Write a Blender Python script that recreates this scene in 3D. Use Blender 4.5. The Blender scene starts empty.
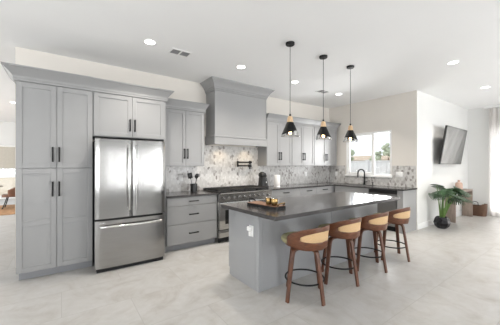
import bpy, bmesh, math, random
from math import sin, cos, pi, radians as R
from mathutils import Vector, Matrix
random.seed(7)
scene = bpy.context.scene
COL = scene.collection

# ------------------------------------------------------------------ camera, sky, sun, daylight, exposure
cam_d = bpy.data.cameras.new('camera'); cam = bpy.data.objects.new('camera', cam_d); COL.objects.link(cam)
cam_d.sensor_width = 36.0
cam_d.lens = 261.2 / 500 * 36.0
cam_d.shift_y = 2.0 / 500
cam_d.clip_start = 0.05
cam.location = (0, 0, 1.427)
cam.rotation_euler = (pi / 2, 0, -0.625)
scene.camera = cam

world = bpy.data.worlds.new('daylight sky'); scene.world = world; world.use_nodes = True
bg = world.node_tree.nodes['Background']
bg.inputs['Color'].default_value = (0.90, 0.95, 1.0, 1)
bg.inputs['Strength'].default_value = 1.15

sun_d = bpy.data.lights.new('sun', 'SUN'); sun_d.energy = 1.6; sun_d.angle = R(2)
sun_d.color = (1.0, 0.96, 0.9)
sun = bpy.data.objects.new('sun', sun_d); COL.objects.link(sun)
sun.rotation_euler = Vector((0.35, -0.62, -0.75)).to_track_quat('-Z', 'Y').to_euler()

def area(name, loc, direction, sx, sy, power, color, spread=180):
    d = bpy.data.lights.new(name, 'AREA'); d.shape = 'RECTANGLE'; d.size = sx; d.size_y = sy
    d.energy = power; d.color = color; d.spread = R(spread)
    o = bpy.data.objects.new(name, d); COL.objects.link(o); o.location = loc
    o.rotation_euler = Vector(direction).to_track_quat('-Z', 'Y').to_euler()
    return o
DAY = (0.98, 0.99, 1.0)
# daylight coming in through the big openings: glass doors behind the photographer, the curtained slider, the kitchen window; left and far-room lamps are added indoor fill
FRONT = ((-4.2, 1.35, 100), (-2.2, 1.35, 100), (1.35, 0.35, 16), (2.75, 0.3, 20), (5.2, 1.35, 150), (7.6, 1.35, 65))  # narrow pair added to brighten and streak the fridge doors
for _x, _w, _p in FRONT:
    area('front_daylight_fill', (_x, -4.62, 1.3), (0, 1, 0.9), _w, 2.2, _p, DAY, 140)  # tilted up on purpose so the ceiling acts as the main fill
area('slider_daylight', (10.0, 0.0, 1.25), (-1, 0, 0.3), 3.8, 2.3, 200, DAY)
area('kitchen_window_daylight', (6.62, 3.64, 1.7), (-1, 0, -0.1), 1.15, 1.05, 55, DAY)
area('left_wall_fill', (-5.9, 0.5, 1.4), (1, 0, 0.9), 3.5, 2.0, 200, DAY, 140)  # added fill lamp before the solid left wall, no window there
area('far_room_fill', (-5.9, 10.0, 1.5), (1, 0, 0), 6.0, 2.2, 330, DAY)  # added lamp to brighten the far room, no opening in this wall

vs = scene.view_settings
vs.view_transform = 'Standard'; vs.look = 'None'; vs.gamma = 1.0; vs.use_curve_mapping = False
vs.exposure = 0.15
scene.cycles.use_denoising = True
scene.cycles.max_bounces = 10
scene.cycles.diffuse_bounces = 5
scene.cycles.transparent_max_bounces = 12
scene.cycles.sample_clamp_indirect = 8.0
scene.cycles.caustics_reflective = False
scene.cycles.caustics_refractive = False

# ------------------------------------------------------------------ materials
def new_mat(name):
    m = bpy.data.materials.new(name); m.use_nodes = True
    nt = m.node_tree
    return m, nt, nt.nodes['Principled BSDF']
def N(nt, t, **kw):
    n = nt.nodes.new(t)
    for k, v in kw.items(): setattr(n, k, v)
    return n
def ramp(nt, fac, stops, interp='LINEAR'):
    r = N(nt, 'ShaderNodeValToRGB'); r.color_ramp.interpolation = interp
    el = r.color_ramp.elements
    while len(el) < len(stops): el.new(0.5)
    for e, (p, c) in zip(el, stops):
        e.position = p; e.color = (*c, 1) if len(c) == 3 else c
    nt.links.new(fac, r.inputs[0]); return r.outputs[0]
def coords(nt, scale=(1, 1, 1), kind='Object'):
    tc = N(nt, 'ShaderNodeTexCoord'); mp = N(nt, 'ShaderNodeMapping')
    mp.inputs['Scale'].default_value = scale
    nt.links.new(tc.outputs[kind], mp.inputs[0]); return mp.outputs[0]
def noise(nt, vec, scale, detail=4, rough=0.55, dist=0.0):
    n = N(nt, 'ShaderNodeTexNoise'); n.inputs['Scale'].default_value = scale
    n.inputs['Detail'].default_value = detail; n.inputs['Roughness'].default_value = rough
    n.inputs['Distortion'].default_value = dist
    nt.links.new(vec, n.inputs['Vector']); return n.outputs[0]
def mixc(nt, fac, a, b, mode='MIX'):
    m = N(nt, 'ShaderNodeMix', data_type='RGBA', blend_type=mode)
    for s, v in ((0, fac), (6, a), (7, b)):
        if hasattr(v, 'is_output'): nt.links.new(v, m.inputs[s])
        elif s == 0: m.inputs[0].default_value = v
        else: m.inputs[s].default_value = (*v, 1)
    return m.outputs[2]
def bump(nt, b, h, strength=0.2, dist=0.01):
    n = N(nt, 'ShaderNodeBump'); n.inputs['Strength'].default_value = strength; n.inputs['Distance'].default_value = dist
    nt.links.new(h, n.inputs['Height']); nt.links.new(n.outputs[0], b.inputs['Normal'])
def plain(name, col, rough=0.5, metal=0.0, var=0.06, nscale=6.0, spec=None, bmp=0.0, bscale=200):
    m, nt, b = new_mat(name)
    v = coords(nt)
    n = noise(nt, v, nscale)
    c0 = tuple(x * (1 - var) for x in col); c1 = tuple(min(1, x * (1 + var)) for x in col)
    nt.links.new(ramp(nt, n, [(0.3, c0), (0.7, c1)]), b.inputs['Base Color'])
    b.inputs['Roughness'].default_value = rough; b.inputs['Metallic'].default_value = metal
    if spec is not None: b.inputs['Specular IOR Level'].default_value = spec
    if bmp: bump(nt, b, noise(nt, v, bscale, 2), bmp, 0.002)
    return m
def wood(name, dark, light, rough=0.4, scale=(14, 14, 1.6)):
    m, nt, b = new_mat(name)
    v = coords(nt, scale)
    n = noise(nt, v, 3.0, 6, 0.6, 1.2)
    nt.links.new(ramp(nt, n, [(0.28, dark), (0.72, light)]), b.inputs['Base Color'])
    b.inputs['Roughness'].default_value = rough
    bump(nt, b, n, 0.08, 0.003)
    return m
def glow(name, col, strength):
    m, nt, b = new_mat(name)
    b.inputs['Base Color'].default_value = (0.9, 0.9, 0.9, 1)
    b.inputs['Emission Color'].default_value = (*col, 1); b.inputs['Emission Strength'].default_value = strength
    return m
def thin_glass(name, tint=(1, 1, 1), gloss=0.9):
    m = bpy.data.materials.new(name); m.use_nodes = True; nt = m.node_tree; nt.nodes.clear()
    o = N(nt, 'ShaderNodeOutputMaterial'); mx = N(nt, 'ShaderNodeMixShader'); t = N(nt, 'ShaderNodeBsdfTransparent')
    g = N(nt, 'ShaderNodeBsdfGlossy'); g.inputs['Roughness'].default_value = 0.03
    f = N(nt, 'ShaderNodeFresnel'); f.inputs['IOR'].default_value = 1.45
    t.inputs['Color'].default_value = (*tint, 1); g.inputs['Color'].default_value = (gloss, gloss, gloss, 1)
    nt.links.new(f.outputs[0], mx.inputs[0]); nt.links.new(t.outputs[0], mx.inputs[1]); nt.links.new(g.outputs[0], mx.inputs[2])
    nt.links.new(mx.outputs[0], o.inputs[0]); return m

M = {}
M['wall'] = plain('warm white wall paint', (0.715, 0.68, 0.63), 0.75, var=0.012, nscale=1.2, bmp=0.05, bscale=120)
M['wall_white'] = plain('cool white wall paint', (0.70, 0.70, 0.685), 0.75, var=0.012, nscale=1.2, bmp=0.05, bscale=120)
M['ceiling'] = plain('white ceiling paint', (0.89, 0.892, 0.89), 0.85, var=0.01, nscale=0.9, bmp=0.04, bscale=90)
M['trim'] = plain('white trim paint', (0.84, 0.84, 0.83), 0.4, var=0.01)
M['cab'] = plain('pale grey cabinet paint', (0.292, 0.293, 0.294), 0.38, var=0.015, nscale=2)
M['island'] = plain('mid grey island paint', (0.325, 0.332, 0.342), 0.40, var=0.02, nscale=2)
M['toe'] = plain('grey toe kick paint', (0.25, 0.255, 0.27), 0.5, var=0.02)
M['ventgrey'] = plain('grey vent metal', (0.30, 0.30, 0.30), 0.5, var=0.02)
M['black'] = plain('matt black metal', (0.006, 0.006, 0.0065), 0.5, 0.0, var=0.1, nscale=30, spec=0.3)
M['iron'] = plain('cast iron', (0.012, 0.012, 0.012), 0.6, 0.0, var=0.2, nscale=60)
M['blackplastic'] = plain('black plastic', (0.01, 0.01, 0.01), 0.3, var=0.1)
M['gap'] = plain('dark gap rubber', (0.01, 0.01, 0.011), 0.8, var=0.1)
M['white'] = plain('white plastic', (0.85, 0.85, 0.84), 0.35, var=0.01)
M['paper'] = plain('white paper', (0.82, 0.80, 0.78), 0.9, var=0.02, nscale=40)
M['gold'] = plain('polished brass', (0.30, 0.20, 0.085), 0.25, 1.0, var=0.05)
M['board'] = wood('warm oiled board', (0.20, 0.095, 0.05), (0.36, 0.19, 0.11), 0.30, (10, 2, 10))
M['walnut'] = wood('walnut veneer', (0.062, 0.021, 0.008), (0.175, 0.062, 0.026), 0.36, (5, 5, 22))
M['walnut_leg'] = wood('walnut leg veneer', (0.06, 0.022, 0.011), (0.15, 0.058, 0.030), 0.40, (22, 22, 2))
M['oak'] = wood('pale oak', (0.55, 0.36, 0.20), (0.75, 0.54, 0.34), 0.5, (18, 18, 3))
M['greywood'] = wood('weathered grey brown wood', (0.20, 0.15, 0.12), (0.34, 0.275, 0.23), 0.55, (20, 20, 1.5))
M['tan'] = plain('tan leather', (0.20, 0.105, 0.07), 0.5, var=0.12, nscale=12)
M['rug'] = plain('brown wool rug', (0.36, 0.205, 0.10), 0.95, var=0.3, nscale=9, bmp=0.4, bscale=150)
M['cushion'] = plain('olive cream fabric', (0.33, 0.31, 0.175), 0.9, var=0.10, nscale=30, bmp=0.3, bscale=300)
M['stem'] = plain('green stem', (0.12, 0.22, 0.045), 0.5, var=0.2)
M['leaf'] = plain('glossy green leaf', (0.018, 0.060, 0.016), 0.35, var=0.35, nscale=8)
M['soil'] = plain('potting soil', (0.03, 0.02, 0.014), 0.95, var=0.3, nscale=40)
M['vase'] = plain('blush ceramic', (0.52, 0.36, 0.29), 0.6, var=0.06)
M['shade_fabric'] = plain('beige woven shade', (0.50, 0.47, 0.41), 0.9, var=0.06, nscale=20, bmp=0.2)
M['fence'] = plain('white vinyl fence', (0.70, 0.72, 0.74), 0.5, var=0.02)
M['yard'] = plain('pale sandy yard', (0.55, 0.48, 0.38), 0.95, var=0.15, nscale=3)
M['stucco'] = plain('cream stucco', (0.70, 0.64, 0.55), 0.9, var=0.04)
M['roof'] = plain('sand clay roof tile', (0.50, 0.40, 0.30), 0.85, var=0.15, nscale=10)
M['bark'] = plain('grey bark', (0.16, 0.12, 0.09), 0.9, var=0.25, nscale=20)
M['tree'] = plain('soft green foliage', (0.42, 0.48, 0.36), 0.9, var=0.4, nscale=7)
M['pane'] = thin_glass('window glass')
M['shade_glass'] = thin_glass('smoked shade glass', (0.80, 0.78, 0.76))
M['ovenglass'] = plain('black oven glass', (0.008, 0.008, 0.008), 0.06, var=0.1)
M['bulb'] = glow('warm bulb', (1.0, 0.62, 0.28), 14)
M['led'] = glow('led diffuser', (1.0, 0.97, 0.92), 9)
M['hoodled'] = glow('warm led', (1.0, 0.80, 0.52), 12)

def make_floor():
    m, nt, b = new_mat('large pale stone tiles')
    v = coords(nt)
    br = N(nt, 'ShaderNodeTexBrick'); br.offset = 0.5
    br.inputs['Scale'].default_value = 1.0; br.inputs['Brick Width'].default_value = 1.2; br.inputs['Row Height'].default_value = 0.6
    br.inputs['Mortar Size'].default_value = 0.003; br.inputs['Mortar Smooth'].default_value = 0.2
    br.inputs['Color1'].default_value = (0.42, 0.42, 0.42, 1); br.inputs['Color2'].default_value = (0.58, 0.58, 0.58, 1)
    br.inputs['Mortar'].default_value = (0, 0, 0, 1)
    nt.links.new(v, br.inputs['Vector'])
    va = N(nt, 'ShaderNodeVectorMath', operation='ADD')     # every tile has its own veining
    vm = N(nt, 'ShaderNodeVectorMath', operation='SCALE'); vm.inputs['Scale'].default_value = 37.0
    nt.links.new(br.outputs['Color'], vm.inputs[0]); nt.links.new(v, va.inputs[0]); nt.links.new(vm.outputs[0], va.inputs[1])
    n1 = noise(nt, va.outputs[0], 2.1, 8, 0.66, 1.6)
    n2 = noise(nt, va.outputs[0], 6.0, 6, 0.65, 0.6)
    base = ramp(nt, n1, [(0.32, (0.375, 0.35, 0.322)), (0.47, (0.452, 0.440, 0.420)), (0.68, (0.50, 0.496, 0.488))])
    base = mixc(nt, 0.30, base, ramp(nt, n2, [(0.3, (0.34, 0.325, 0.30)), (0.7, (0.545, 0.542, 0.535))]))
    base = mixc(nt, br.outputs['Fac'], base, (0.37, 0.36, 0.34))
    nt.links.new(base, b.inputs['Base Color'])
    b.inputs['Roughness'].default_value = 0.36
    b.inputs['Specular IOR Level'].default_value = 0.4
    return m
M['floor'] = make_floor()

def make_counter():
    m, nt, b = new_mat('charcoal quartz')
    v = coords(nt)
    n = noise(nt, v, 90, 3); n2 = noise(nt, v, 3, 4)
    c = ramp(nt, n, [(0.35, (0.048, 0.045, 0.045)), (0.65, (0.072, 0.067, 0.067))])
    c = mixc(nt, 0.25, c, ramp(nt, n2, [(0.3, (0.05, 0.05, 0.05)), (0.7, (0.10, 0.097, 0.097))]))
    nt.links.new(c, b.inputs['Base Color']); b.inputs['Roughness'].default_value = 0.16; b.inputs['Specular IOR Level'].default_value = 0.32
    return m
M['counter'] = make_counter()

def make_mosaic():
    m, nt, b = new_mat('marble hexagon mosaic')
    v = coords(nt, (23, 23, 16))
    vo = N(nt, 'ShaderNodeTexVoronoi', feature='F1'); vo.inputs['Scale'].default_value = 1.0; vo.inputs['Randomness'].default_value = 0.85
    ve = N(nt, 'ShaderNodeTexVoronoi', feature='DISTANCE_TO_EDGE'); ve.inputs['Scale'].default_value = 1.0; ve.inputs['Randomness'].default_value = 0.85
    nt.links.new(v, vo.inputs['Vector']); nt.links.new(v, ve.inputs['Vector'])
    sp = N(nt, 'ShaderNodeSeparateColor'); nt.links.new(vo.outputs['Color'], sp.inputs[0])
    c = ramp(nt, sp.outputs[0], [(0.0, (0.59, 0.58, 0.565)), (0.36, (0.67, 0.66, 0.645)), (0.78, (0.48, 0.465, 0.45)), (0.90, (0.33, 0.31, 0.295)), (0.982, (0.22, 0.205, 0.195))], 'CONSTANT')
    n = noise(nt, v, 0.9, 6, 0.7, 1.5)
    c = mixc(nt, 0.35, c, ramp(nt, n, [(0.35, (0.42, 0.40, 0.385)), (0.55, (0.80, 0.79, 0.78))]), 'MULTIPLY')
    c = mixc(nt, ramp(nt, ve.outputs['Distance'], [(0.02, (1, 1, 1)), (0.06, (0, 0, 0))]), c, (0.50, 0.485, 0.465))
    nt.links.new(c, b.inputs['Base Color']); b.inputs['Roughness'].default_value = 0.28
    return m
M['mosaic'] = make_mosaic()

def make_steel(name, lo=0.33, hi=0.36):
    m, nt, b = new_mat(name)
    v = coords(nt, (3, 3, 90))
    n = noise(nt, v, 1.0, 3)
    nt.links.new(ramp(nt, n, [(0.3, (lo, lo * 0.985, lo * 0.96)), (0.7, (hi, hi * 0.985, hi * 0.96))]), b.inputs['Base Color'])
    b.inputs['Metallic'].default_value = 1.0; b.inputs['Roughness'].default_value = 0.17
    b.inputs['Anisotropic'].default_value = 0.85
    tg = N(nt, 'ShaderNodeTangent', direction_type='RADIAL', axis='Z')
    nt.links.new(tg.outputs[0], b.inputs['Tangent'])
    return m
M['steel'] = make_steel('brushed stainless steel')
M['rangesteel'] = make_steel('bright stainless steel', 0.40, 0.50)
M['chrome'] = plain('bright steel', (0.55, 0.545, 0.54), 0.16, 1.0, var=0.02)
M['dwsteel'] = plain('dark stainless steel', (0.22, 0.215, 0.21), 0.32, 1.0, var=0.04)

def make_cane():
    m, nt, b = new_mat('woven cane')
    v = coords(nt, (1, 1, 1))
    w1 = N(nt, 'ShaderNodeTexChecker'); w1.inputs['Scale'].default_value = 160
    nt.links.new(v, w1.inputs['Vector'])
    w1.inputs[1].default_value = (0.56, 0.36, 0.18, 1); w1.inputs[2].default_value = (0.68, 0.48, 0.27, 1)
    nt.links.new(w1.outputs[0], b.inputs['Base Color']); b.inputs['Roughness'].default_value = 0.6
    bump(nt, b, w1.outputs[1], 0.2, 0.001); return m
M['cane'] = make_cane()

def make_weave():
    m, nt, b = new_mat('brown wicker')
    v = coords(nt, (1, 1, 1))
    w = N(nt, 'ShaderNodeTexWave'); w.inputs['Scale'].default_value = 22; w.bands_direction = 'Z'; w.inputs['Distortion'].default_value = 3
    w.inputs['Detail'].default_value = 2; w.inputs['Detail Scale'].default_value = 6
    nt.links.new(v, w.inputs['Vector'])
    nt.links.new(ramp(nt, w.outputs[1], [(0.2, (0.055, 0.028, 0.016)), (0.8, (0.20, 0.105, 0.062))]), b.inputs['Base Color'])
    b.inputs['Roughness'].default_value = 0.7; bump(nt, b, w.outputs[1], 0.6, 0.01); return m
M['wicker'] = make_weave()

def make_pot():
    m, nt, b = new_mat('glossy black glaze')
    n = noise(nt, coords(nt), 6, 4, 0.6, 2.0)
    nt.links.new(ramp(nt, n, [(0.5, (0.008, 0.008, 0.009)), (0.62, (0.03, 0.03, 0.034))]), b.inputs['Base Color'])
    b.inputs['Roughness'].default_value = 0.15; return m
M['pot'] = make_pot()

def make_screen():
    m, nt, b = new_mat('dark glossy screen')
    n = noise(nt, coords(nt), 2.0)
    nt.links.new(ramp(nt, n, [(0.3, (0.055, 0.058, 0.056)), (0.7, (0.064, 0.067, 0.065))]), b.inputs['Base Color'])
    b.inputs['Roughness'].default_value = 0.09; b.inputs['IOR'].default_value = 2.3; return m
M['screen'] = make_screen()

def make_sheer():
    m = bpy.data.materials.new('sheer white curtain'); m.use_nodes = True; nt = m.node_tree; nt.nodes.clear()
    o = N(nt, 'ShaderNodeOutputMaterial'); mx = N(nt, 'ShaderNodeMixShader')
    d = N(nt, 'ShaderNodeBsdfDiffuse'); t = N(nt, 'ShaderNodeBsdfTranslucent')
    n = noise(nt, coords(nt, (1, 1, 0.1)), 60, 2)
    c = ramp(nt, n, [(0.3, (0.80, 0.775, 0.75)), (0.7, (0.88, 0.86, 0.84))])
    nt.links.new(c, d.inputs[0]); nt.links.new(c, t.inputs[0]); mx.inputs[0].default_value = 0.5
    nt.links.new(d.outputs[0], mx.inputs[1]); nt.links.new(t.outputs[0], mx.inputs[2]); nt.links.new(mx.outputs[0], o.inputs[0]); return m
M['sheer'] = make_sheer()

# ------------------------------------------------------------------ mesh helpers
class MB:
    def __init__(s): s.bm = bmesh.new()
    def box(s, x0, x1, y0, y1, z0, z1, bev=0.0, seg=2):
        r = bmesh.ops.create_cube(s.bm, size=1.0)
        vs_ = r['verts']
        for v in vs_:
            v.co = Vector(((x0 + x1) / 2 + v.co.x * (x1 - x0), (y0 + y1) / 2 + v.co.y * (y1 - y0), (z0 + z1) / 2 + v.co.z * (z1 - z0)))
        if bev > 0:
            es = list({e for v in vs_ for e in v.link_edges})
            bmesh.ops.bevel(s.bm, geom=es, offset=bev, segments=seg, affect='EDGES', profile=0.5)
        return s
    def lathe(s, prof, c=(0, 0, 0), n=32, axis='Z', cap=True):
        rings = []
        for r, z in prof:
            ring = []
            for i in range(n):
                a = 2 * pi * i / n
                p = (r * cos(a), r * sin(a), z)
                if axis == 'X': p = (z, r * cos(a), r * sin(a))
                if axis == 'Y': p = (r * cos(a), z, -r * sin(a))
                ring.append(s.bm.verts.new(Vector(c) + Vector(p)))
            rings.append(ring)
        for a, b in zip(rings, rings[1:]):
            for i in range(n):
                s.bm.faces.new((a[i], a[(i + 1) % n], b[(i + 1) % n], b[i]))
        if cap:
            s.bm.faces.new(list(reversed(rings[0]))); s.bm.faces.new(rings[-1])
        return s
    def cyl(s, c, r, z0, z1, n=24, axis='Z', bev=0.0):
        if bev: return s.lathe([(r - bev, z0), (r, z0 + bev), (r, z1 - bev), (r - bev, z1)], c, n, axis)
        return s.lathe([(r, z0), (r, z1)], c, n, axis)
    def sweep(s, pts, sec, closed=False, up=None, cap=True):
        """sec: list of (u, v) offsets; pts: path"""
        P = [Vector(p) for p in pts]; k = len(P); rings = []
        prev = None
        for i, p in enumerate(P):
            if closed: t = (P[(i + 1) % k] - P[i - 1]).normalized()
            else: t = (P[min(i + 1, k - 1)] - P[max(i - 1, 0)]).normalized()
            if up is not None: u = Vector(up).cross(t)
            elif prev is None:
                u = Vector((0, 0, 1)).cross(t)
                if u.length < 1e-3: u = Vector((1, 0, 0)).cross(t)
            else: u = prev - t * prev.dot(t)
            u.normalize(); prev = u; w = t.cross(u)
            sc = sec(i / max(1, k - 1)) if callable(sec) else sec
            rings.append([s.bm.verts.new(p + u * a + w * b) for a, b in sc])
        m = len(rings[0])
        pairs = list(zip(rings, rings[1:])) + ([(rings[-1], rings[0])] if closed else [])
        for a, b in pairs:
            for i in range(m): s.bm.faces.new((a[i], a[(i + 1) % m], b[(i + 1) % m], b[i]))
        if not closed and cap:
            s.bm.faces.new(list(reversed(rings[0]))); s.bm.faces.new(rings[-1])
        return s
    def tube(s, pts, r, n=10, closed=False):
        return s.sweep(pts, [(r * cos(2 * pi * i / n), r * sin(2 * pi * i / n)) for i in range(n)], closed)
    def prism(s, poly, h0, h1, axis='Z'):
        def mk(p, h):
            return {'Z': (p[0], p[1], h), 'X': (h, p[0], p[1]), 'Y': (p[0], h, p[1])}[axis]
        a = [s.bm.verts.new(mk(p, h0)) for p in poly]; b = [s.bm.verts.new(mk(p, h1)) for p in poly]
        k = len(poly)
        for i in range(k): s.bm.faces.new((a[i], a[(i + 1) % k], b[(i + 1) % k], b[i]))
        s.bm.faces.new(list(reversed(a))); s.bm.faces.new(b); return s
    def build(s, name, mat, parent=None, smooth=None, xf=None):
        if xf is not None: bmesh.ops.transform(s.bm, matrix=xf, verts=s.bm.verts[:])
        bmesh.ops.recalc_face_normals(s.bm, faces=s.bm.faces[:])
        me = bpy.data.meshes.new(name); s.bm.to_mesh(me); s.bm.free()
        me.materials.append(M[mat] if isinstance(mat, str) else mat)
        if smooth is None: smooth = 40
        if smooth:
            for p in me.polygons: p.use_smooth = True
            me.set_sharp_from_angle(angle=R(smooth))
        o = bpy.data.objects.new(name, me); COL.objects.link(o)
        if parent is not None: o.parent = parent
        return o
def tag(o, label, cat, group=None, kind=None):
    o['label'] = label; o['category'] = cat
    if group: o['group'] = group
    if kind: o['kind'] = kind
    return o
def thing(name, label, cat, loc=(0, 0, 0), rotz=0.0, group=None):
    o = bpy.data.objects.new(name, None); COL.objects.link(o); o.empty_display_size = 0.1
    o.location = loc; o.rotation_euler = (0, 0, rotz)
    return tag(o, label, cat, group)
def struct(o): o['kind'] = 'structure'; return o
def dup(root, loc, rotz, label):
    r = root.copy(); COL.objects.link(r); r.location = loc; r.rotation_euler = (0, 0, rotz); r['label'] = label
    for ch in list(root.children):
        c = ch.copy(); COL.objects.link(c); c.parent = r
        for g in list(ch.children):
            d = g.copy(); COL.objects.link(d); d.parent = c
    return r
def arc(cx, cy, r, a0, a1, n):
    return [(cx + r * cos(a0 + (a1 - a0) * i / n), cy + r * sin(a0 + (a1 - a0) * i / n)) for i in range(n + 1)]
def rrect(x0, x1, y0, y1, r, n=6):
    return arc(x1 - r, y0 + r, r, -pi / 2, 0, n) + arc(x1 - r, y1 - r, r, 0, pi / 2, n) + arc(x0 + r, y1 - r, r, pi / 2, pi, n) + arc(x0 + r, y0 + r, r, pi, 1.5 * pi, n)

# ------------------------------------------------------------------ the room
H = 3.05; XW = 6.297; YW = 4.803; YT = 2.493; XF = 9.716; XL = -6.0; YB = -4.5; YFAR = 14.7
struct(MB().box(XL, XF + 0.3, YB - 0.2, YFAR + 0.2, -0.1, 0).build('floor', 'floor'))
struct(MB().box(XL - 0.1, XF + 0.3, YB - 0.2, YW + 0.12, H, H + 0.30).build('ceiling', 'ceiling'))
struct(MB().box(XL - 0.1, 3.1, YW + 0.121, YFAR + 0.2, 3.2, 3.4).build('ceiling', 'ceiling'))
struct(MB().box(-0.517, XW + 0.15, YW, YW + 0.12, 0, H).build('wall_back', 'wall'))
WY0, WY1, WZ0, WZ1 = 3.03, 4.25, 1.135, 2.245
w = MB()
w.box(XW, XW + 0.15, YT, WY0, 0, H).box(XW, XW + 0.15, WY1, YW - 0.001, 0, H)
w.box(XW, XW + 0.15, WY0, WY1, 0, WZ0).box(XW, XW + 0.15, WY0, WY1, WZ1, H)
struct(w.build('wall_right', 'wall'))
struct(MB().box(XW + 0.151, XF + 0.15, YT, YT + 0.15, 0, H).build('wall_side', 'wall_white'))
struct(MB().box(XW + 0.0005, XW + 0.1505, YT - 0.002, YT + 0.148, 0.0, H).build('trim_1', 'wall_white'))
w = MB()
w.box(XF, XF + 0.15, 2.02, YT - 0.001, 0, H).box(XF, XF + 0.15, YB, -2.02, 0, H).box(XF, XF + 0.15, -2.02, 2.02, 2.45, H)
struct(w.build('wall_far', 'wall_white'))
struct(MB().box(XL - 0.15, XL, YB, YFAR, 0, 3.4).build('wall_left', 'wall_white'))
w = MB()
edges_ = [XL]
for cx, cw_, _p in FRONT: edges_ += [cx - cw_ / 2 - 0.08, cx + cw_ / 2 + 0.08]
edges_ += [XF]
for a, b_ in zip(edges_[0::2], edges_[1::2]): w.box(a, b_, YB - 0.15, YB, 0, H)
for cx, cw_, _p in FRONT: w.box(cx - cw_ / 2 - 0.08, cx + cw_ / 2 + 0.08, YB - 0.15, YB, 2.5, H)
struct(w.build('wall_front', 'wall_white'))
# far room beyond the pantry
w = MB()
w.box(XL, -4.0, YFAR, YFAR + 0.15, 0, 3.2).box(1.0, 3.1, YFAR, YFAR + 0.15, 0, 3.2).box(-4.0, 1.0, YFAR, YFAR + 0.15, 2.15, 3.2)
struct(w.build('wall_far_room', 'wall_white'))
struct(MB().box(2.95, 3.1, YW + 0.12, YFAR, 0, 3.2).build('wall_divide', 'wall_white'))
# baseboards
struct(MB().box(XW + 0.01, XF - 0.002, YT - 0.018, YT - 0.003, 0.0, 0.13, 0.004).build('baseboard_side', 'trim'))
struct(MB().box(XF - 0.016, XF - 0.001, 2.03, YT - 0.02, 0.0, 0.13, 0.004).build('baseboard_far', 'trim'))
# kitchen window (white vinyl slider)
def slider_window(name, mat_pane, horizontal):
    pass
win = bpy.data.objects.new('window_1', None); COL.objects.link(win); struct(win); win.location = (XW + 0.05, 0, 0)
fr = MB(); x0, x1 = -0.045, 0.05
fr.box(x0, x1, WY0 + 0.001, WY1 - 0.001, WZ0 + 0.001, WZ0 + 0.05, 0.004).box(x0, x1, WY0 + 0.001, WY1 - 0.001, WZ1 - 0.045, WZ1 - 0.001, 0.004)
fr.box(x0, x1, WY0 + 0.001, WY0 + 0.045, WZ0 + 0.05, WZ1 - 0.045, 0.004).box(x0, x1, WY1 - 0.05, WY1 - 0.001, WZ0 + 0.05, WZ1 - 0.045, 0.004)
fr.build('window_frame', 'trim', win)
YM = 3.50
sa = MB()
sa.box(-0.03, 0.01, YM - 0.03, YM + 0.035, WZ0 + 0.05, WZ1 - 0.045, 0.004)
sa.box(-0.03, 0.01, WY1 - 0.10, WY1 - 0.05, WZ0 + 0.05, WZ1 - 0.045, 0.004)
sa.box(-0.03, 0.01, YM + 0.035, WY1 - 0.10, WZ0 + 0.05, WZ0 + 0.09, 0.004).box(-0.03, 0.01, YM + 0.035, WY1 - 0.10, WZ1 - 0.08, WZ1 - 0.045, 0.004)
sa.build('sash', 'trim', win)
MB().box(-0.012, -0.008, YM + 0.03, WY1 - 0.09, WZ0 + 0.08, WZ1 - 0.07).build('pane', 'pane', win)
MB().box(0.020, 0.024, WY0 + 0.04, YM, WZ0 + 0.045, WZ1 - 0.04).build('pane', 'pane', win)
MB().box(-0.085, -0.046, WY0 - 0.015, WY1 + 0.015, WZ0 - 0.022, WZ0 + 0.018, 0.005).build('window_sill', 'trim', win)
# curtained slider in the far wall and the shaded slider of the far room
w2 = bpy.data.objects.new('window_2', None); COL.objects.link(w2); struct(w2); w2.location = (XF + 0.07, 0, 0)
fr = MB()
for y in (-2.0, -0.03, 1.94): fr.box(-0.03, 0.03, y, y + 0.06, 0.001, 2.44)
fr.box(-0.03, 0.03, -2.0, 2.0, 2.39, 2.449).box(-0.03, 0.03, -2.0, 2.0, 0.001, 0.05)
fr.build('window_frame', 'trim', w2)
MB().box(-0.003, 0.003, -1.95, 1.95, 0.05, 2.39).build('pane', 'pane', w2)
w3 = bpy.data.objects.new('window_3', None); COL.objects.link(w3); struct(w3); w3.location = (0, YFAR + 0.07, 0)
fr = MB()
for x in (-3.98, -2.72, -1.05, 0.92): fr.box(x, x + 0.06, -0.03, 0.03, 0.001, 2.14)
fr.box(-3.98, 0.98, -0.03, 0.03, 2.09, 2.149).box(-3.98, 0.98, -0.03, 0.03, 0.001, 0.14)
fr.build('window_frame', 'trim', w3)
MB().box(-3.95, 0.95, -0.003, 0.003, 0.14, 2.09).build('pane', 'pane', w3)

# ------------------------------------------------------------------ outdoors beyond the windows
struct(MB().box(XW + 0.5, 40, YT + 0.5, 40, -0.12, -0.02).build('ground', 'yard'))
struct(MB().box(-20, XW + 0.4, YFAR + 0.3, 40, -0.12, -0.02).build('ground', 'yard'))
fn = thing('vinyl_fence', 'white vinyl privacy fence outside the kitchen window', 'fence', (13.0, 7.0, -0.02))
for i in range(7):
    MB().box(-0.06, 0.06, -5.5 + i * 2 - 0.06, -5.5 + i * 2 + 0.06, 0, 1.70, 0.01).build('post', 'fence', fn)
pk = MB()
for i in range(6):
    for j in range(8):
        y = -5.5 + i * 2 + 0.08 + j * 0.23; pk.box(-0.015, 0.015, y, y + 0.215, 0.08, 1.58, 0.006)
pk.build('boards', 'fence', fn)
for z in (0.05, 1.56):
    rl = MB()
    for i in range(6): rl.box(-0.03, 0.03, -5.5 + i * 2 + 0.062, -5.5 + i * 2 + 1.938, z, z + 0.09, 0.005)
    rl.build('rail', 'fence', fn)
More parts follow.
